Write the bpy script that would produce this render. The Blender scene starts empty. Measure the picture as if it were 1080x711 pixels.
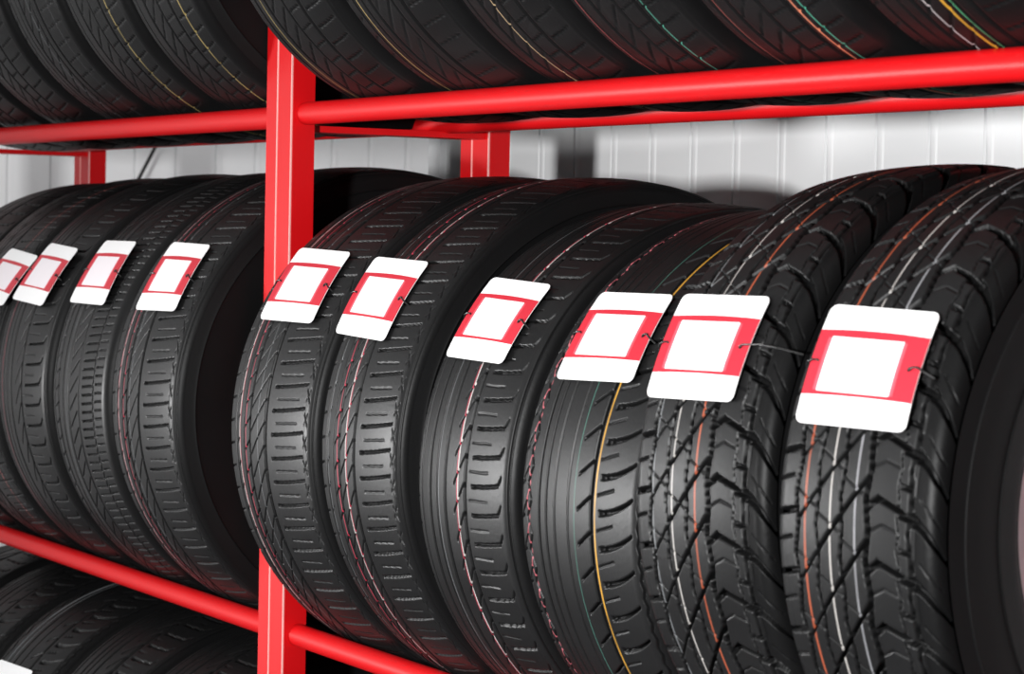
import bpy, math, random
import numpy as np
from mathutils import Matrix, Vector
random.seed(3)
C = bpy.context.scene.collection
PI = math.pi
# ------------------------------------------------------------------ helpers
def link(o, parent=None):
    C.objects.link(o)
    if parent is not None: o.parent = parent
    return o
def tag(o, label=None, cat=None, group=None, kind=None):
    if label: o['label'] = label
    if cat: o['category'] = cat
    if group: o['group'] = group
    if kind: o['kind'] = kind
    return o
def empty(name, loc, label, cat, group=None):
    o = bpy.data.objects.new(name, None); o.empty_display_size = .05
    o.location = loc; link(o); return tag(o, label, cat, group)
def mesh_np(name, V, F, smooth=True):
    me = bpy.data.meshes.new(name)
    V = np.asarray(V, np.float32); F = np.asarray(F, np.int32)
    me.vertices.add(len(V)); me.vertices.foreach_set('co', V.ravel())
    k = F.shape[1]
    me.loops.add(F.size); me.loops.foreach_set('vertex_index', F.ravel())
    me.polygons.add(len(F)); me.polygons.foreach_set('loop_start', np.arange(0, F.size, k, dtype=np.int32))
    me.polygons.foreach_set('use_smooth', np.full(len(F), smooth, dtype=bool))
    me.update(calc_edges=True); return me
def grid_faces(n, m, closed=False, flip=False):
    # n rows (wrapping when closed), m columns
    i = np.arange(n if closed else n-1); j = np.arange(m-1)
    I, J = np.meshgrid(i, j, indexing='ij'); I2 = (I+1) % n
    q = np.stack([I*m+J, I*m+J+1, I2*m+J+1, I2*m+J], -1).reshape(-1, 4)
    return q[:, ::-1] if flip else q
def obj(name, me, mat, parent=None):
    o = bpy.data.objects.new(name, me)
    if mat: me.materials.append(mat) if not me.materials else None
    return link(o, parent)
class MB:
    def __init__(s): s.v = []; s.f = []
    def box(s, a, b, ch=0):
        x0, y0, z0 = a; x1, y1, z1 = b; n = len(s.v)
        if ch == 0:
            s.v += [(x, y, z) for x in (x0, x1) for y in (y0, y1) for z in (z0, z1)]
            s.f += [tuple(n+i for i in q) for q in ((0,1,3,2),(4,6,7,5),(0,4,5,1),(2,3,7,6),(0,2,6,4),(1,5,7,3))]
        else:   # chamfered prism along z
            p = [(x0+ch,y0),(x1-ch,y0),(x1,y0+ch),(x1,y1-ch),(x1-ch,y1),(x0+ch,y1),(x0,y1-ch),(x0,y0+ch)]
            s.prism(p, z0, z1)
    def prism(s, p, z0, z1):
        n = len(s.v); k = len(p)
        s.v += [(x, y, z0) for x, y in p]+[(x, y, z1) for x, y in p]
        s.f += [(n+i, n+(i+1) % k, n+k+(i+1) % k, n+k+i) for i in range(k)]
        s.f += [tuple(n+i for i in reversed(range(k))), tuple(n+k+i for i in range(k))]
    def tube(s, pts, r, seg=20):
        n = len(s.v); P = [Vector(p) for p in pts]; m = len(P)
        for i, p in enumerate(P):
            d = (P[min(i+1, m-1)]-P[max(i-1, 0)]).normalized()
            a = d.cross(Vector((0, .31, 1))).normalized(); b = d.cross(a)
            s.v += [tuple(p+a*r*math.cos(2*PI*k/seg)+b*r*math.sin(2*PI*k/seg)) for k in range(seg)]
        for i in range(m-1):
            s.f += [(n+i*seg+k, n+i*seg+(k+1) % seg, n+(i+1)*seg+(k+1) % seg, n+(i+1)*seg+k) for k in range(seg)]
        s.f += [tuple(n+k for k in reversed(range(seg))), tuple(n+(m-1)*seg+k for k in range(seg))]
    def build(s, name, mat, parent=None, smooth=False, angle=None):
        me = bpy.data.meshes.new(name); me.from_pydata(s.v, [], s.f); me.validate(); me.update()
        if smooth:
            me.polygons.foreach_set('use_smooth', [True]*len(me.polygons))
            me.set_sharp_from_angle(angle=math.radians(40))
        return obj(name, me, mat, parent)
# ------------------------------------------------------------------ materials
def new_mat(name):
    m = bpy.data.materials.new(name); m.use_nodes = True
    nt = m.node_tree; b = nt.nodes['Principled BSDF']
    return m, nt, b
def simple(name, col, rough=.5, spec=.5, noise=0, nscale=30, coat=0, metallic=0, bump=0):
    m, nt, b = new_mat(name)
    b.inputs['Base Color'].default_value = (*col, 1); b.inputs['Roughness'].default_value = rough
    b.inputs['Specular IOR Level'].default_value = spec; b.inputs['Metallic'].default_value = metallic
    b.inputs['Coat Weight'].default_value = coat
    if noise or bump:
        tc = nt.nodes.new('ShaderNodeTexCoord'); n = nt.nodes.new('ShaderNodeTexNoise')
        n.inputs['Scale'].default_value = nscale; n.inputs['Detail'].default_value = 5
        nt.links.new(tc.outputs['Object'], n.inputs['Vector'])
        if noise:
            mx = nt.nodes.new('ShaderNodeMix'); mx.data_type = 'RGBA'
            mx.inputs[6].default_value = (*[c*(1-noise) for c in col], 1); mx.inputs[7].default_value = (*[min(1, c*(1+noise)) for c in col], 1)
            nt.links.new(n.outputs['Fac'], mx.inputs[0]); nt.links.new(mx.outputs[2], b.inputs['Base Color'])
        if bump:
            bp = nt.nodes.new('ShaderNodeBump'); bp.inputs['Strength'].default_value = bump; bp.inputs['Distance'].default_value = .001
            nt.links.new(n.outputs['Fac'], bp.inputs['Height']); nt.links.new(bp.outputs['Normal'], b.inputs['Normal'])
    return m
RUB = (.0056, .0056, .0058)
def rubber(name, stripes=(), rough=.43, base=RUB, spec=.35, width=.2):
    """stripes: (l0, half_width, colour, zig_amp, zig_period, lateral position measured in metres from the left tread edge)"""
    m, nt, b = new_mat(name); N = nt.nodes; L = nt.links
    b.inputs['Specular IOR Level'].default_value = spec
    uv = N.new('ShaderNodeUVMap'); uv.uv_map = 'lay'
    sp = N.new('ShaderNodeSeparateXYZ'); L.new(uv.outputs['UV'], sp.inputs[0])
    tc = N.new('ShaderNodeTexCoord'); nz = N.new('ShaderNodeTexNoise'); nz.inputs['Scale'].default_value = 14; nz.inputs['Detail'].default_value = 6
    L.new(tc.outputs['Object'], nz.inputs['Vector'])
    mx = N.new('ShaderNodeMix'); mx.data_type = 'RGBA'
    mx.inputs[6].default_value = (*[c*.75 for c in base], 1); mx.inputs[7].default_value = (*[c*1.3 for c in base], 1)
    L.new(nz.outputs['Fac'], mx.inputs[0]); col = mx.outputs[2]
    mr = N.new('ShaderNodeMapRange'); mr.inputs[3].default_value = rough-.06; mr.inputs[4].default_value = rough+.08
    L.new(nz.outputs['Fac'], mr.inputs[0]); L.new(mr.outputs[0], b.inputs['Roughness'])
    def math_(op, a, bb=None, cc=None):
        n = N.new('ShaderNodeMath'); n.operation = op
        for i, x in enumerate((a, bb, cc)):
            if x is None: continue
            if isinstance(x, (int, float)): n.inputs[i].default_value = x
            else: L.new(x, n.inputs[i])
        return n.outputs[0]
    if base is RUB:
        # shade inside the grooves, painted as a darker rubber colour
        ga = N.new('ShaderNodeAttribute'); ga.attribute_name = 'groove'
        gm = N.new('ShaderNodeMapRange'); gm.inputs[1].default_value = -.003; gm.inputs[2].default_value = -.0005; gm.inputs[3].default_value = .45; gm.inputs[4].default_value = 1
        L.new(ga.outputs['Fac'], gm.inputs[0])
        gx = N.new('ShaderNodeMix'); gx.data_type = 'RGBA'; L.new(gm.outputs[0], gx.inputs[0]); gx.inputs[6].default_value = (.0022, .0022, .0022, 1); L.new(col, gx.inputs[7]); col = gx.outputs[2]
    if stripes is not None and base is RUB:
        # groove walls and floors keep the matt finish of the mould
        at0 = N.new('ShaderNodeAttribute'); at0.attribute_name = 'groove'
        g0 = N.new('ShaderNodeMapRange'); g0.inputs[1].default_value = -.0025; g0.inputs[2].default_value = -.0003; g0.inputs[3].default_value = .12; g0.inputs[4].default_value = spec
        L.new(at0.outputs['Fac'], g0.inputs[0])
        # the rounded shoulders are matt, the running surface is polished
        sa = N.new('ShaderNodeMath'); sa.operation = 'SUBTRACT'; L.new(sp.outputs[0], sa.inputs[0]); sa.inputs[1].default_value = width/2
        sb = N.new('ShaderNodeMath'); sb.operation = 'ABSOLUTE'; L.new(sa.outputs[0], sb.inputs[0])
        sh = N.new('ShaderNodeMapRange'); sh.inputs[1].default_value = width/2-.012; sh.inputs[2].default_value = width/2+.002; sh.inputs[3].default_value = 1; sh.inputs[4].default_value = .25
        L.new(sb.outputs[0], sh.inputs[0])
        sm = N.new('ShaderNodeMath'); sm.operation = 'MULTIPLY'; L.new(g0.outputs[0], sm.inputs[0]); L.new(sh.outputs[0], sm.inputs[1])
        L.new(sm.outputs[0], b.inputs['Specular IOR Level'])
    if stripes:
        at = N.new('ShaderNodeAttribute'); at.attribute_name = 'groove'
        land = math_('GREATER_THAN', at.outputs['Fac'], -.0016)
        nb = N.new('ShaderNodeTexNoise'); nb.inputs['Scale'].default_value = 22; L.new(tc.outputs['Object'], nb.inputs['Vector'])
        worn = N.new('ShaderNodeMapRange'); worn.inputs[1].default_value = .25; worn.inputs[2].default_value = .55; worn.inputs[3].default_value = .5; worn.inputs[4].default_value = 1
        L.new(nb.outputs['Fac'], worn.inputs[0])
        for l0, hw, c, za, zp in stripes:
            x = math_('SUBTRACT', sp.outputs[0], l0)
            if za:
                pp = math_('PINGPONG', sp.outputs[1], zp/2)
                x = math_('SUBTRACT', x, math_('MULTIPLY', math_('SUBTRACT', pp, zp/4), 4*za/zp))
            msk = math_('LESS_THAN', math_('ABSOLUTE', x), hw)
            msk = math_('MULTIPLY', math_('MULTIPLY', msk, land), worn.outputs[0])
            m2 = N.new('ShaderNodeMix'); m2.data_type = 'RGBA'
            L.new(msk, m2.inputs[0]); L.new(col, m2.inputs[6]); m2.inputs[7].default_value = (*c, 1); col = m2.outputs[2]
    L.new(col, b.inputs['Base Color'])
    bp = N.new('ShaderNodeBump'); bp.inputs['Strength'].default_value = .25; bp.inputs['Distance'].default_value = .0006
    n3 = N.new('ShaderNodeTexNoise'); n3.inputs['Scale'].default_value = 260; L.new(tc.outputs['Object'], n3.inputs['Vector'])
    L.new(n3.outputs['Fac'], bp.inputs['Height']); L.new(bp.outputs['Normal'], b.inputs['Normal'])
    return m
M_red = simple('red_powder_coat', (.62, .0045, .007), .40, .26, noise=.06, nscale=9, coat=0, bump=.05)
M_redline = simple('red_edge_highlight', (.95, .45, .42), .35)  # pale colour standing in for the bright highlight along the post edges
M_side = rubber('sidewall_rubber', (), .60, (.0036, .0036, .0038), spec=.13)
M_liner = simple('inner_rubber', (.010, .010, .010), .7)
M_wall = simple('white_wall_panel', (.90, .905, .91), .55, .3, noise=.02, nscale=4)
M_trimw = simple('white_trim', (.85, .86, .87), .5)
M_floor = simple('grey_concrete', (.22, .22, .23), .75, .3, noise=.25, nscale=6, bump=.3)
M_ceil = simple('pale_ceiling', (.6, .6, .6), .8)
M_card = simple('white_card', (.93, .93, .93), .45, .4)
M_band = simple('red_print', (.57, .022, .040), .45, .4, noise=.05, nscale=40)
M_band2 = simple('pale_red_print', (.68, .09, .12), .5, .4)
M_blank = simple('blank_white_insert', (.95, .95, .95), .4, .4)
M_blankp = simple('blank_pinkish_insert', (.90, .84, .87), .4, .4)
M_cord = simple('black_cord', (.012, .012, .012), .4)
M_cover = simple('pinkish_grey_cover', (.66, .54, .56), .45, .5, noise=.06, nscale=12)
# ------------------------------------------------------------------ tyre treads
E_ = .0004
def ss(x): 
    t = np.clip(x/(2*E_)+.5, 0, 1); return t*t*(3-2*t)
def tri(s, P): return 4*np.abs(((s/P) % 1)-.5)-1           # -1..1
def longg(l, s, c, w, d, amp=0, P=.03): return -d*ss(w/2-np.abs(l-c-amp*tri(s, P)))
def lat(l, s, P, off, l0, l1, slope, w, d, curve=0, w1=None):
    t = np.clip((l-l0)/(l1-l0), 0, 1)
    f = off+slope*(l-l0)+curve*t*t
    sl = slope+2*curve*t/(l1-l0)
    dd = np.abs((s-f+P/2) % P-P/2)/np.sqrt(1+sl*sl)
    ww = w if w1 is None else w+(w1-w)*t
    return -d*ss(ww/2-dd)*ss(l-l0)*ss(l1-l)
def mn(*a):
    r = a[0]
    for x in a[1:]: r = np.minimum(r, x)
    return r
# each design returns depth (<=0) from l (metres from left edge), s (metres round), P (pitch); w is 0.21 nominal
def design_slit(l, s, P):
    return mn(lat(l,s,P,0,-.03,.022,.2,.0016,.003), longg(l,s,.030,.0026,.006), longg(l,s,.052,.0022,.005),
           longg(l,s,.068,.0040,.007), lat(l,s,P,.004,.054,.066,1.0,.0014,.004), lat(l,s,P,.01,.031,.038,1.0,.0014,.004),
           lat(l,s,P*1.0,.0,.071,.104,1.25,.0013,.0028), longg(l,s,.108,.0060,.0075),
           lat(l,s,P,.0,.123,.192,.08,.0026,.0045,curve=.003,w1=.0018), lat(l,s,P,.5*P,.132,.178,.08,.0010,.002),
           lat(l,s,P,.0035,.192,.199,-2.2,.0014,.002), lat(l,s,P,.0035-.0145+P,.192,.199,2.0,.0010,.0015),
           longg(l,s,.206,.0014,.0012))
def design_hook(l, s, P):
    return mn(lat(l,s,P,0,-.03,.014,.2,.0014,.002), longg(l,s,.022,.0026,.005), longg(l,s,.044,.0050,.0075), longg(l,s,.061,.0024,.005),
              longg(l,s,.080,.0056,.008), lat(l,s,P,.0,.100,.122,1.5,.0014,.004),
              longg(l,s,.124,.0056,.008), lat(l,s,P,.0,.137,.186,.03,.0026,.0045,curve=.003), lat(l,s,P,.5*P,.132,.168,.03,.0010,.002),
              lat(l,s,P,.0042,.186,.192,1.6,.0020,.004), longg(l,s,.203,.0018,.0025))
def design_curve(l, s, P):
    return mn(lat(l,s,P,0,-.03,.016,.4,.0020,.003), longg(l,s,.026,.0030,.005,.0035,P), lat(l,s,P,.01,.006,.022,1.6,.0014,.003),
              longg(l,s,.045,.0034,.007), longg(l,s,.059,.0026,.006), longg(l,s,.074,.0036,.007),
              longg(l,s,.098,.0024,.005), lat(l,s,P,.0,.114,.134,.7,.0022,.005), longg(l,s,.137,.0046,.0075),
              lat(l,s,P,.0,.149,.197,.06,.0052,.0060,curve=.015,w1=.0018), lat(l,s,P,.5*P,.146,.170,.30,.0013,.003),
              longg(l,s,.204,.0020,.0025,.0012,P/2))
def design_blocks(l, s, P):
    return mn(lat(l,s,P,0,-.04,.034,.15,.0042,.008), lat(l,s,P,.5*P,-.04,.030,.2,.0018,.004), longg(l,s,.037,.0046,.009,.0024,P),
           longg(l,s,.0655,.0036,.008,-.0016,P), longg(l,s,.097,.0040,.008,.0016,P),
           lat(l,s,P,.0,.036,.066,1.0,.0018,.006), lat(l,s,P,.030,.066,.098,1.0,.0030,.0085), lat(l,s,P,.062,.098,.128,1.0,.0034,.0085),
           lat(l,s,P,.55*P,.038,.064,-.5,.0009,.002), lat(l,s,P,.20*P,.068,.096,-.5,.0009,.002), lat(l,s,P,.80*P,.100,.126,-.5,.0009,.002),
           longg(l,s,.129,.0068,.0095,.0018,P),
           lat(l,s,P,.020,.132,.143,.6,.0050,.009), lat(l,s,P,.0266,.142,.172,-.35,.0038,.009),
           lat(l,s,P,.026+P*.5,.135,.148,.4,.0010,.0025), lat(l,s,P,.031+P*.5,.148,.164,-.3,.0010,.0025),
           longg(l,s,.1655,.0016,.005,.0014,P/2), longg(l,s,.178,.0036,.006,-.001,P),
           lat(l,s,P,.0155,.166,.182,-.25,.0056,.0090), lat(l,s,P,.0125,.180,.218,-.55,.0090,.0080,curve=-.014,w1=.0026), lat(l,s,P,.0125+.5*P,.166,.180,-.2,.0034,.0060), lat(l,s,P,.004+.5*P,.186,.212,-.9,.0018,.0030), -.0022*ss((l-.181)*.5))
def design_fine(l, s, P):
    return mn(longg(l,s,.028,.0020,.003), longg(l,s,.056,.0036,.005), lat(l,s,P,0,.060,.098,.9,.0013,.002), longg(l,s,.102,.0022,.004),
              lat(l,s,P,.0,.106,.134,.25,.0014,.0022), longg(l,s,.138,.0036,.005), lat(l,s,P,.0,.146,.190,.15,.0018,.0025,curve=.004,w1=.0012), longg(l,s,.198,.0012,.001))
def design_ribs(l, s, P):
    return mn(lat(l,s,P,0,-.01,.024,.6,.0012,.0018), longg(l,s,.030,.0024,.004), longg(l,s,.052,.0016,.003), longg(l,s,.070,.0036,.005), lat(l,s,P,0,.074,.112,1.1,.0012,.002),
              longg(l,s,.116,.0020,.004), longg(l,s,.134,.0036,.005), lat(l,s,P,.0,.140,.192,.2,.0012,.002), longg(l,s,.198,.0012,.001))
def design_sipes(l, s, P):
    P2 = P/2
    return mn(longg(l,s,.020,.0024,.005), longg(l,s,.040,.0046,.007), longg(l,s,.060,.0020,.004), lat(l,s,P,0,.024,.038,.6,.0014,.003),
              longg(l,s,.083,.0042,.007), lat(l,s,P,0,.088,.116,.9,.0014,.004), longg(l,s,.121,.0036,.007),
              lat(l,s,P2,0,.132,.166,.1,.0020,.004), longg(l,s,.169,.0022,.004,.001,P2), lat(l,s,P2,.25*P,.174,.194,.1,.0016,.003))
DES = dict(slit=(design_slit,.0285), hook=(design_hook,.030), curve=(design_curve,.0345), blocks=(design_blocks,.050), sipes=(design_sipes,.024), fine=(design_fine,.026), ribs=(design_ribs,.028))
_cache = {}
def arc_profile(w, R, n, sh=.018, ang=math.radians(76)):
    """lateral profile by arc length: l (0..w nominal lateral at crown), returns x, r, nx, nr, l"""
    fl = w/2-sh*math.sin(ang)                # half flat part
    A = fl+sh*ang
    a = np.linspace(-A, A, n); sg = np.sign(a); aa = np.abs(a)
    x = np.where(aa < fl, aa, 0.); crown = .0045
    r0 = R-crown*(np.minimum(aa, fl)/fl)**2.4
    t = np.clip((aa-fl)/sh, 0, ang)
    x = np.where(aa <= fl, aa, fl+sh*np.sin(t)); r = r0-sh*(1-np.cos(t))
    nx = np.sin(t)*sg; nr = np.cos(t)
    return x*sg, r, nx, nr, a+w/2
def tread_mesh(des, w, R, hi=True, face=0.0, span=230):
    key = (des, round(w,4), round(R,4), hi, face)
    if key in _cache: return _cache[key]
    fn, P0 = DES[des]
    N = max(8, round(2*PI*R/P0)); P = 2*PI*R/N
    step = (.0011 if hi else .0020)/R; hs = math.radians(span/2)
    th = np.concatenate([np.linspace(-hs, hs, int(2*hs/step), endpoint=False), np.linspace(hs, 2*PI-hs, 150 if hi else 110, endpoint=False)])+math.radians(face)
    m = int((w+.03)/(.0010 if hi else .0020)); x, r, nx, nr, l = arc_profile(w, R, m)
    TH, Lm = np.meshgrid(th, l, indexing='ij'); ln = Lm*(.21/w)   # designs are drawn on a 0.21 m wide tread
    h = fn(ln, TH*R, P); h = np.where(np.abs(Lm-w/2) > w/2+.016, h*np.clip((w/2+.021-np.abs(Lm-w/2))/.005, 0, 1), h)
    rr = r[None]+h*nr[None]; xx = x[None]+h*nx[None]
    # th measured from the front (-Y) upward
    V = np.stack([xx+0*TH, -rr*np.cos(TH), rr*np.sin(TH)], -1).reshape(-1, 3)
    n = len(th); F = grid_faces(n, m, True, flip=True)
    me = mesh_np('tread', V, F)
    uv = me.uv_layers.new(name='lay'); vi = F.ravel()
    U = np.stack([Lm.ravel()[vi], (TH*R).ravel()[vi]], -1).astype(np.float32)
    # close the seam
    uv.data.foreach_set('uv', U.ravel())
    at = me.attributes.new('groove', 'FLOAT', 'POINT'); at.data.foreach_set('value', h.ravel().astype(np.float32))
    _cache[key] = (me, x[-1], r[-1]); return _cache[key]
def lathe(name, prof, seg=192):
    prof = np.array(prof); th = np.linspace(0, 2*PI, seg, endpoint=False)
    TH, _ = np.meshgrid(th, prof[:, 0], indexing='ij')
    V = np.stack([prof[None, :, 0]+0*TH, -prof[None, :, 1]*np.cos(TH), prof[None, :, 1]*np.sin(TH)], -1).reshape(-1, 3)
    return mesh_np(name, V, grid_faces(seg, len(prof), True, flip=True))
def catmull(pts, n=6):
    P = [np.array(p) for p in pts]; P = [2*P[0]-P[1]]+P+[2*P[-1]-P[-2]]; out = []
    for i in range(1, len(P)-2):
        for k in range(n):
            t = k/n; out.append(.5*((2*P[i])+(-P[i-1]+P[i+1])*t+(2*P[i-1]-5*P[i]+4*P[i+1]-P[i+2])*t*t+(-P[i-1]+3*P[i]-3*P[i+1]+P[i+2])*t**3))
    out.append(P[-2]); return [tuple(p) for p in out]
def sidewall_mesh(xe, re, rb, sgn):
    H_ = re-rb
    pts = [(xe, re), (xe+.004, re-.012), (xe+.0055, re-.0135), (xe+.0045, re-.016), (xe+.0055, re-H_*.36), (xe+.0050, re-H_*.55), (xe+.0062, re-H_*.56),
           (xe+.0055, re-H_*.6), (xe+.000, re-H_*.82), (xe-.006, re-H_*.93), (xe-.010, rb), (xe-.018, rb-.002)]
    pts = catmull(pts, 4)
    if sgn < 0: pts = [(-x, r) for x, r in pts][::-1]
    return lathe('sidewall', pts)
def liner_mesh(xe, R, rb):
    pts = [(-(xe-.018), rb-.002), (-(xe-.020), rb+.004), (-(xe-.004), rb+(R-rb)*.45), (-(xe-.022), R-.026), (0, R-.018), (xe-.022, R-.026), (xe-.004, rb+(R-rb)*.45), (xe-.020, rb+.004), (xe-.018, rb-.002)]
    return lathe('inner_liner', catmull(pts, 3)[::-1], 128)
def tyre(x0, x1, R, yc, zc, des, stripes, label, group, hi=True, rb=None, face=0, frame=None, spec=.35):
    """x0..x1: lateral extent of the tread; axis runs along the shelf"""
    w = x1-x0; rb = rb or R-.145
    loc = ((x0+x1)/2, yc, zc); rot = (0, 0, 0)
    if frame:
        o, rot = frame; Mf = Matrix.Translation(o) @ Matrix.Rotation(rot[2], 4, 'Z') @ Matrix.Rotation(rot[1], 4, 'Y'); loc = Mf @ Vector(((x0+x1)/2, 0, 0))
    root = empty('car_tyre', loc, label, 'tyre', group); root.rotation_euler = rot
    me, xe, re = tread_mesh(des, w, R+.002, hi, face)
    if me.users: me = me.copy(); me.materials.clear()
    me.materials.clear()
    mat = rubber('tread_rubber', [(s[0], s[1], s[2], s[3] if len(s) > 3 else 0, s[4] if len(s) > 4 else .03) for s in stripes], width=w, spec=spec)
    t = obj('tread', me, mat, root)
    for sg in (-1, 1): obj('sidewall', sidewall_mesh(xe, re, rb, sg), M_side, root)
    obj('inner_liner', liner_mesh(xe, R, rb), M_liner, root)
    return root
# ------------------------------------------------------------------ camera
def camera():
    cx, cy, cz, f, yaw, pitch, roll = (2.8565399953405017, -1.3705380424778024, 0.5126760223156325, 2600.0, 1.028390417087227, 0.04236293700625983, 0.020727322300190042)
    fw = Vector((-math.sin(yaw)*math.cos(pitch), math.cos(yaw)*math.cos(pitch), -math.sin(pitch)))
    r = fw.cross(Vector((0,0,1))).normalized(); u = r.cross(fw)
    r2 = math.cos(roll)*r+math.sin(roll)*u; u2 = -math.sin(roll)*r+math.cos(roll)*u
    cd = bpy.data.cameras.new('camera'); cd.sensor_width = 36; cd.lens = f*36/1080; cd.clip_start = .05
    o = bpy.data.objects.new('camera', cd); C.objects.link(o)
    o.matrix_world = Matrix(((r2.x,u2.x,-fw.x,cx),(r2.y,u2.y,-fw.y,cy),(r2.z,u2.z,-fw.z,cz),(0,0,0,1)))
    cd.dof.use_dof = True; cd.dof.focus_distance = 2.75; cd.dof.aperture_fstop = 13
    bpy.context.scene.camera = o
camera()
# ------------------------------------------------------------------ rack
RB = .186; SH = .6575; FR = .656; BACK_Y = .278
def rack():
    root = empty('tyre_rack', (0, 0, -.85), 'bright red steel tyre rack with square posts and round shelf rails', 'rack')
    def part(mb, name, **k):
        o = mb.build(name, M_red, root, **k); o.location = (0, 0, .85); return o
    zb, zt = -.85, 1.55
    for X in (-1.42, 0.0, 1.95):
        m = MB()  # front post: channel with a raised square tube beside a flat strip
        m.prism([(X,-.020),(X+.030,-.020),(X+.032,-.0185),(X+.034,-.020),(X+.071,-.020),(X+.073,-.018),(X+.073,.012),(X,.012)], zb, zt)
        p = part(m, 'post')
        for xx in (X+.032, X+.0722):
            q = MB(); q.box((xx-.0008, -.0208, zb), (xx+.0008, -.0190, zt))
            o = q.build('edge_highlight_strip', M_redline, p); o['label'] = 'pale strip painted as the edge highlight down the red post'
        m = MB(); Xb = X-.008
        m.prism([(Xb,.27),(Xb+.028,.27),(Xb+.030,.2715),(Xb+.032,.27),(Xb+.072,.27),(Xb+.074,.272),(Xb+.074,.302),(Xb,.302)], zb, zt)
        p = part(m, 'post')
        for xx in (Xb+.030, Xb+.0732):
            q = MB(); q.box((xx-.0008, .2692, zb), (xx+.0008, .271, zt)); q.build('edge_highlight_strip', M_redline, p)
        for z in (-SH, 0, FR):
            m = MB(); m.box((X+.012, .011, z-.022), (X+.058, .271, z-.014)); part(m, 'cross_bar')
    for (xa, xb) in ((-1.348, .001), (.072, 1.951)):
        for z, zbk, yb in ((-SH, -SH-.038, .30), (0, -.038, .30), (FR, FR-.0023, .215)):
            dz = -.003 if (z == FR and xa < 0) else 0
            m = MB(); m.tube([(xa, 0, z+dz), (xb, 0, z+dz)], .0142, 28); part(m, 'shelf_rail', smooth=True)
            m = MB(); m.tube([(xa-.03 if xa < 0 else .001, yb, zbk), (xb, yb, zbk)], .0142, 28); part(m, 'shelf_rail', smooth=True)
    return root
rack()
# ------------------------------------------------------------------ the tyres
W = (.50, .45, .43); RD = (.42, .03, .06); OR = (.30, .065, .028); GY = (.13, .135, .14); YE = (.50, .26, .03); YD = (.26, .20, .075); DG = (.06, .06, .063)
G_M = 'tyres on the middle shelf'; G_T = 'tyres on the top shelf'; G_B = 'tyres on the bottom shelf'
def mid(x0, x1, R, des, stripes, label, yc=.1915, zc=None, **k):
    return tyre(x0, x1, R, yc, (.2695+1.2*(R-.31)) if zc is None else zc, des, stripes, label, G_M, **k)
# the two nearest tyres lean a little: axle origin and rotation
FA = ((1.2997, .1341, .2868), (0, math.radians(-1.138), math.radians(6.843)))
FB = ((1.0834, .1482, .2811), (0, math.radians(-2.568), math.radians(4.574)))
mid(-.070, .108, .2931, 'blocks', [(.041, .0011, OR), (.070, .0009, (.36,.34,.32)), (.097, .0010, (.20,.20,.21))], 'chunky all-terrain black tyre nearest the viewer on the middle shelf, right edge', rb=RB, frame=FA)
mid(-.064, .118, .2991, 'blocks', [(.036, .0010, GY), (.064, .0009, (.36,.34,.32)), (.0955, .0011, OR)], 'chunky all-terrain black tyre second from the right on the middle shelf', frame=FB)
mid(.762, .982, .2933, 'curve', [(.0245, .0009, (.42,.10,.12), .0035, .0345), (.114, .0006, (.04,.13,.10)), (.1495, .0012, YE)], 'black tyre with bright yellow line and thin red zigzag line, middle shelf')
mid(.552, .752, .2953, 'hook', [(.1035, .0009, W), (.1012, .0006, RD), (.062, .0006, GY)], 'slim black tyre with one white-red line, third right of the post, middle shelf')
mid(.348, .540, .3085, 'slit', [(.031, .0007, GY), (.057, .0009, RD), (.0785, .0008, W), (.0805, .0006, RD)], 'black tyre with paired red lines, second right of the front post, middle shelf')
mid(.105, .334, .310, 'slit', [(.042, .0010, W), (.0442, .0006, RD), (.0615, .0008, RD), (.096, .0006, GY)], 'black tyre with white and red lines overlapping the front post, middle shelf')
mid(-.262, -.040, .3173, 'slit', [(.041, .0009, (.55,.40,.40)), (.0390, .0006, RD), (.060, .0008, RD), (.082, .0007, GY)], 'black tyre with twin red lines just left of the front red post, middle shelf')
mid(-.490, -.280, .315, 'sipes', [(.030, .0006, DG), (.072, .0006, GY)], 'black tyre with closely sliced rib, second left of the front post, middle shelf')
mid(-.722, -.512, .315, 'hook', [(.014, .0006, DG), (.035, .0006, RD)], 'black tyre with plain slotted rib, third left of the front post, middle shelf')
mid(-.955, -.745, .313, 'slit', [(.16, .0010, (.38,.12,.11)), (.175, .0005, GY)], 'black tyre with faint red line, fourth left of the post, middle shelf')
mid(-1.185, -.975, .310, 'hook', [(.06, .0007, GY)], 'black tyre at the far left end of the middle shelf, mostly hidden', hi=False)
def top(x0, x1, des, stripes, label, left=False, **k):
    yc, zc = (.150, FR+.293) if left else (.125, FR+.300)
    return tyre(x0, x1, .31, yc, zc, des, stripes, label, G_T, face=-45, hi=False, spec=.15, **k)
top(-1.335, -1.13, 'fine', [], 'dull black tyre at the left end of the top shelf, mostly out of view', left=True)
top(-1.11, -.91, 'fine', [], 'dull black tyre in the upper left corner, fifth left of the post, top shelf', left=True)
top(-.885, -.68, 'fine', [(.05, .0006, DG)], 'dull black tyre, fourth left of the front post on the top shelf', left=True)
top(-.657, -.455, 'ribs', [(.095, .0009, GY), (.165, .0006, DG)], 'black tyre with pale grey line, third left of the post on top shelf', left=True)
top(-.435, -.232, 'fine', [(.151, .0014, YD)], 'black tyre with dull yellow line, second left of the post, top shelf', left=True)
top(-.212, -.010, 'fine', [(.157, .0014, YD)], 'black tyre with dull yellow line, directly left of the post, top shelf', left=True)
top(.165, .375, 'fine', [(.042, .0011, YD)], 'black tyre with yellow line overlapping the post top, first right of it')
top(.392, .610, 'ribs', [(.040, .0010, (.34,.25,.10))], 'black tyre with thin yellow line, second right of the post on top shelf')
top(.630, .808, 'fine', [(.072, .0009, (.36,.26,.15))], 'black tyre with tan line, third right of the post on top shelf')
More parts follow.
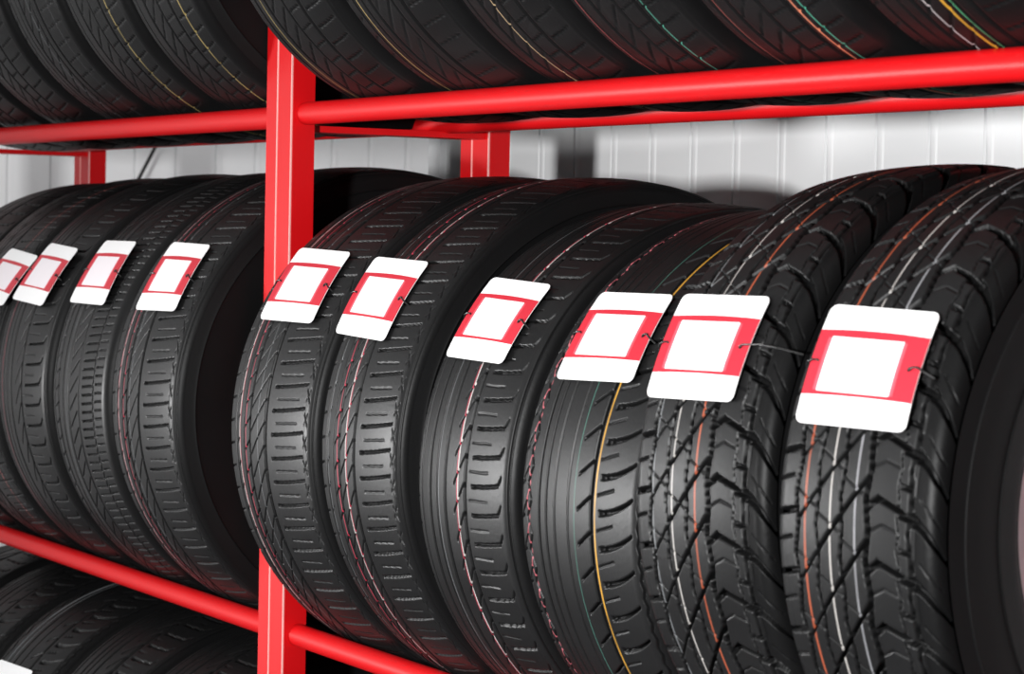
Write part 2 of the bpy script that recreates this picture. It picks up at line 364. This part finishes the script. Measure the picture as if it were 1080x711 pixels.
top(.820, 1.000, 'fine', [(.020, .0009, (.25,.05,.05)), (.118, .0010, (.42,.13,.08)), (.127, .0008, (.06,.22,.16))], 'black tyre with orange and green lines, fourth right of post, top shelf')
top(1.018, 1.215, 'fine', [(.030, .0008, (.22,.06,.05)), (.137, .0011, (.50,.16,.09)), (.146, .0008, (.06,.26,.18))], 'black tyre with orange and green lines, second from the right on top shelf')
top(1.235, 1.440, 'ribs', [(.080, .0009, (.40,.36,.36)), (.101, .0017, YE), (.110, .0008, (.06,.26,.12))], 'black tyre with white, bold yellow and green lines, rightmost on the top shelf')
def low(x0, x1, *a, **k):
    return tyre(x0, x1, .32, .158, -SH+.2975, *a, G_B, face=50, hi=False, spec=.2, **k)
low(-1.275, -1.06, 'hook', [], 'dull black tyre tucked in shadow at the left end of the bottom shelf')
low(-1.03, -.82, 'curve', [(.10, .0006, GY)], 'black tyre at the far left of the bottom shelf, only its crown showing')
low(-.79, -.565, 'curve', [(.045, .0007, GY), (.062, .0007, GY)], 'black tyre with dotted grey lines and a white tag, bottom shelf')
low(-.53, -.31, 'hook', [], 'plain brownish black ribbed tyre, second left of the post on bottom shelf')
low(-.285, -.075, 'hook', [], 'plain ribbed black tyre next to the front post on the bottom shelf')
low(.115, .325, 'slit', [], 'black tyre in shadow right of the front post on the bottom shelf')
# pale round cover inside the bore of the nearest tyre
def wheel_cover():
    root = empty('wheel_cover', FA[0], 'pale pinkish grey round cover filling the bore of the nearest tyre', 'wheel cover')
    pr = catmull([(-.010, .2055), (.004, .2055), (.006, .2035), (.004, .200), (.002, .190), (.008, .15), (.010, .09), (.011, .001)], 5)
    pr = [(x+.078, r*(RB-.003)/.2055) for x, r in pr]; root.rotation_euler = FA[1]
    me = lathe('disc', pr[::-1], 160); me.flip_normals(); obj('disc', me, M_cover, root)
wheel_cover()
# ------------------------------------------------------------------ price tags
def quadmap(cor):
    TL, TR, BR, BL = [np.array(c, float) for c in cor]
    return lambda u, v: (TL*(1-u)+TR*u)*(1-v)+(BL*(1-u)+BR*u)*v      # (X, theta deg)
def sheet(name, mp, Rt, yc, zc, u0, u1, v0, v1, lift, corner, thick, mat, parent, aspect=1.2, wav=0, top_bow=0, bot_bow=0):
    n, m = 36, 14; V = []
    c = corner
    tt = np.concatenate([np.linspace(0, c, 9), np.linspace(c, 1-c, 18)[1:-1], np.linspace(1-c, 1, 9)]) if c else np.linspace(0, 1, 26)
    for side in (1, 0):
        for t in tt:
            e = 0
            if c: 
                k = min(t, 1-t)
                if k < c: e = (c-math.sqrt(max(0, c*c-(c-k)**2)))/aspect
            for j in range(m):
                q = e+(1-2*e)*j/(m-1)
                bow = top_bow*(1-t)*(q-.5)**2*4+bot_bow*t*(q-.5)**2*4
                X, th = mp(u0+(u1-u0)*q, v0+(v1-v0)*t+bow)
                r = Rt+lift+(thick if side else 0)
                # cards are stiffer than the tread: flatten a little
                a = math.radians(th); mid_ = math.radians(mp(.5, .5)[1]); r2 = r+.0042*(1-math.cos((a-mid_)*4))
                V.append((X, yc-r2*math.cos(a), zc+r2*math.sin(a)))
    n = len(tt); F = []
    for i in range(n-1):
        for j in range(m-1):
            a = i*m+j; F.append((a, a+m, a+m+1, a+1)); b = n*m+a; F.append((b, b+1, b+m+1, b+m))
    bd = [j for j in range(m)]+[i*m+m-1 for i in range(1, n)]+[(n-1)*m+j for j in range(m-2, -1, -1)]+[i*m for i in range(n-2, 0, -1)]
    for a, b in zip(bd, bd[1:]+bd[:1]): F.append((a, b, n*m+b, n*m+a))
    cen = np.array(V[(n//2)*m+m//2])
    me = bpy.data.meshes.new(name); me.from_pydata(V, [], F); me.update()
    me.polygons.foreach_set('use_smooth', [True]*len(me.polygons)); me.set_sharp_from_angle(angle=math.radians(50))
    return obj(name, me, mat, parent)
def price_tag(cor, R, label, bands=(.21, .76), win=(.13, .80, .27, .735), pink=False, zoff=0, cord=0.0, lift=.0045, yc=.1915, zc=None, frame=None):
    zc = (.2695+1.2*(R-.31)) if zc is None else zc
    if frame: yc = zc = 0
    mp = quadmap(cor); X, th = mp(.5, .5); a = math.radians(th)
    loc = (X, yc-(R+lift)*math.cos(a), zc+(R+lift)*math.sin(a))
    wl = loc; rot = (0, 0, 0)
    if frame:
        o, rot = frame; wl = Matrix.Translation(o) @ Matrix.Rotation(rot[2], 4, 'Z') @ Matrix.Rotation(rot[1], 4, 'Y') @ Vector(loc)
    root = empty('price_tag', wl, label, 'price tag', 'blank red and white tags hung on the tyres')
    inv = Vector(loc); root.rotation_euler = rot
    parts = []
    parts.append(sheet('card', mp, R, yc, zc, 0, 1, 0, 1, lift, .07, .0006, M_card, root))
    parts.append(sheet('red_band', mp, R, yc, zc, .001, .999, bands[0], bands[1], lift+.0006, 0, .0002, M_band, root, top_bow=.018, bot_bow=0.012))
    parts.append(sheet('pale_border', mp, R, yc, zc, win[0]-.035, win[1]+.03, win[2]+.01, win[3]-.005, lift+.0008, 0, .0001, M_band2, root))
    parts.append(sheet('blank_panel', mp, R, yc, zc, win[0], win[1], win[2], win[3], lift+.0009, .012, .0002, M_blankp if pink else M_blank, root))
    for sgn, u in ((1, .915), (-1, .03)):
        Xh, thh = mp(u, .50); ah = math.radians(thh); rr = R+lift+.0012
        mb = MB()
        def P(dx, dth, dr): 
            b = ah+dth; return (Xh+dx, yc-(rr+dr)*math.cos(b), zc+(rr+dr)*math.sin(b))
        L_ = cord if sgn > 0 and cord else (.016 if sgn > 0 else .010)
        if sgn > 0:
            mb.tube([P(-.001, 0, -.002), P(-.0005, 0, .0012), P(.004, .004, .002), P(L_*.35, .004, .0022), P(L_*.7, -.006, .001), P(L_, -.014, -.006)], .0009, 8)
        else:
            mb.tube([P(.006, 0, -.002), P(.004, .003, .0012), P(-.001, .002, .0014), P(-.006, -.004, .0005), P(-L_, -.01, -.004)], .0009, 8)
        parts.append(mb.build('cord_tie', M_cord, root, smooth=True))
        hb = MB(); n = 14
        hb.v = [P(-.001+.0022*math.cos(2*PI*k/n), .0022*math.sin(2*PI*k/n)/R, .00015) for k in range(n)]; hb.f = [tuple(range(n))]
        if sgn > 0: parts.append(hb.build('punched_hole', M_cord, root))
    for o in parts:
        o.matrix_parent_inverse = Matrix.Identity(4); o.location = -inv
    return root
price_tag([(-.050,35.6),(.070,34.5),(.073,15.1),(-.047,15.5)], .2931, 'large red and white tag on the nearest chunky tyre, largest of the tags', win=(.13,.79,.28,.735), cord=.022, frame=FA)
price_tag([(-.049,36.7),(.071,35.8),(.070,17.0),(-.047,17.4)], .2991, 'second largest red and white tag, its black cord reaching the nearest tag', cord=.075, frame=FB)
price_tag([(.797,43.5),(.922,43.8),(.935,24.6),(.804,23.7)], .2933, 'red and white tag with blank panel on the tyre with the yellow line')
price_tag([(.577,44.9),(.704,43.7),(.699,24.8),(.580,25.2)], .2953, 'red and white tag on the slim tyre, third right of the post')
price_tag([(.340,42.9),(.472,42.1),(.473,23.0),(.351,23.8)], .3085, 'red and white tag with pinkish panel, second right of the post', pink=True)
price_tag([(.137,44.0),(.278,43.2),(.289,24.9),(.148,24.8)], .31, 'red and white tag overlapping the right edge of the front red post')
price_tag([(-.218,41.1),(-.090,40.6),(-.083,22.6),(-.212,22.1)], .3173, 'red and white tag on the tyre directly left of the front red post')
price_tag([(-.456,40.8),(-.341,40.8),(-.327,22.4),(-.456,22.4)], .3173, 'small red and white tag, second left of the front red post', pink=True)
price_tag([(-.662,39.3),(-.535,37.8),(-.556,20.6),(-.690,21.8)], .3173, 'small tilted red and white tag, second from the left edge', pink=True)
price_tag([(-.812,37.0),(-.675,34.9),(-.719,19.5),(-.866,21.5)], .3173, 'small tilted red and white tag cut off by the left picture edge', pink=True)
price_tag([(-.757,38.6),(-.618,39.5),(-.62,21.0),(-.77,20.0)], .32, 'white-topped tag on the bottom shelf tyre at the lower left corner', yc=.158, zc=-SH+.2975)
# ------------------------------------------------------------------ room
def panel_wall(name, p0, p1, z0, z1, pitch, off, mat):
    """vertical panels with a narrow V groove and a raised lip; runs from p0 to p1 in plan, front face on the left of p0->p1 turned to the room"""
    p0 = np.array(p0, float); p1 = np.array(p1, float); Ln = np.linalg.norm(p1-p0); d = (p1-p0)/Ln; nrm = np.array([d[1], -d[0]])
    prof = [(0, 0)]; t = off
    while t < Ln-.01:
        if t > .01: prof += [(t-.004, 0), (t-.0025, -.007), (t, -.007), (t+.001, 0), (t+.006, .0012), (t+.012, .0012), (t+.015, 0)]
        t += pitch
    prof.append((Ln, 0))
    V = []; 
    for z in (z0, z1):
        for t, h in prof:
            q = p0+d*t+nrm*h; V.append((q[0], q[1], z))
    k = len(prof); F = [(i, i+1, k+i+1, k+i) for i in range(k-1)]
    # back skin
    n0 = len(V)
    for z in (z0, z1):
        for q in (p0-nrm*.06, p1-nrm*.06): V.append((q[0], q[1], z))
    F += [(n0+1, n0, n0+2, n0+3), (0, k, n0+2, n0), (k-1, n0+1, n0+3, 2*k-1)]
    me = bpy.data.meshes.new(name); me.from_pydata(V, [], F); me.update()
    o = obj(name, me, mat); o['kind'] = 'structure'; return o
Z0, Z1 = -.85, 2.2
RW = .62
panel_wall('wall_back', (-.672, RW), (4.0, RW), Z0, Z1, .1008, .672-.672+.095, M_wall)
XL = -2.39
panel_wall('wall_left', (XL, -3.2), (XL, 1.62), Z0, Z1, .1, (.483+3.2) % .1, M_wall)
panel_wall('wall_alcove', (XL, 1.66), (-.672, 1.66), Z0, Z1, .1, .05, M_wall)
def sbox(name, a, b, mat):
    m = MB(); m.box(a, b); o = m.build(name, mat); o['kind'] = 'structure'; return o
sbox('trim_1', (-.705, RW-.012, Z0), (-.668, 1.66, Z1), M_trimw)
sbox('floor', (-2.5, -4.2, Z0-.05), (4.1, 1.75, Z0), M_floor)
sbox('ceiling', (-2.5, -4.2, Z1), (4.1, 1.75, Z1+.05), M_ceil)
# cable hanging in front of the left wall
m = MB()
A = Vector((-2.28, .60, .71)); 
m.tube([(-2.30, .96, 1.0), (-2.30, .84, .78), (-2.30, .797, .692), (-2.30, .746, .597), (-2.30, .71, .50), (-2.30, .70, .3), (-2.30, .70, -.84)], .004, 10)
cb = m.build('power_cable', simple('black_cable', (.01, .01, .01), .5), None, smooth=True); tag(cb, 'thin black cable hanging slantwise before the left wall panels', 'cable')
# ------------------------------------------------------------------ light
def area(name, loc, target, size, power, col=(1, 1, 1), size_y=None):
    l = bpy.data.lights.new(name, 'AREA'); l.energy = power; l.size = size; l.color = col
    if size_y: l.shape = 'RECTANGLE'; l.size_y = size_y
    o = bpy.data.objects.new(name, l); C.objects.link(o); o.location = loc
    o.rotation_euler = (Vector(target)-Vector(loc)).to_track_quat('-Z', 'Y').to_euler(); return o
area('flash_lamp', (2.05, -1.95, .53), (.3, .2, .35), .13, 84)
lb = area('left_softbox', (-2.0, -2.9, .12), (.5, 0, .12), .7, 9.5, (1, 1, 1), .4); lb.data.spread = math.radians(50)
area('ceiling_softbox', (.2, -2.3, 1.9), (.3, 0, .2), 1.6, 5, (1, 1, 1), .8)
area('alcove_fill', (-1.5, .75, 1.5), (-2.39, .6, .5), .5, 4.5)  # added unseen fill to brighten the left wall, not a real fitting
w = bpy.data.worlds.new('world'); bpy.context.scene.world = w; w.use_nodes = True
w.node_tree.nodes['Background'].inputs[0].default_value = (.9, .95, 1, 1); w.node_tree.nodes['Background'].inputs[1].default_value = .07
sc = bpy.context.scene
sc.view_settings.view_transform = 'Standard'; sc.view_settings.look = 'None'; sc.view_settings.exposure = 0
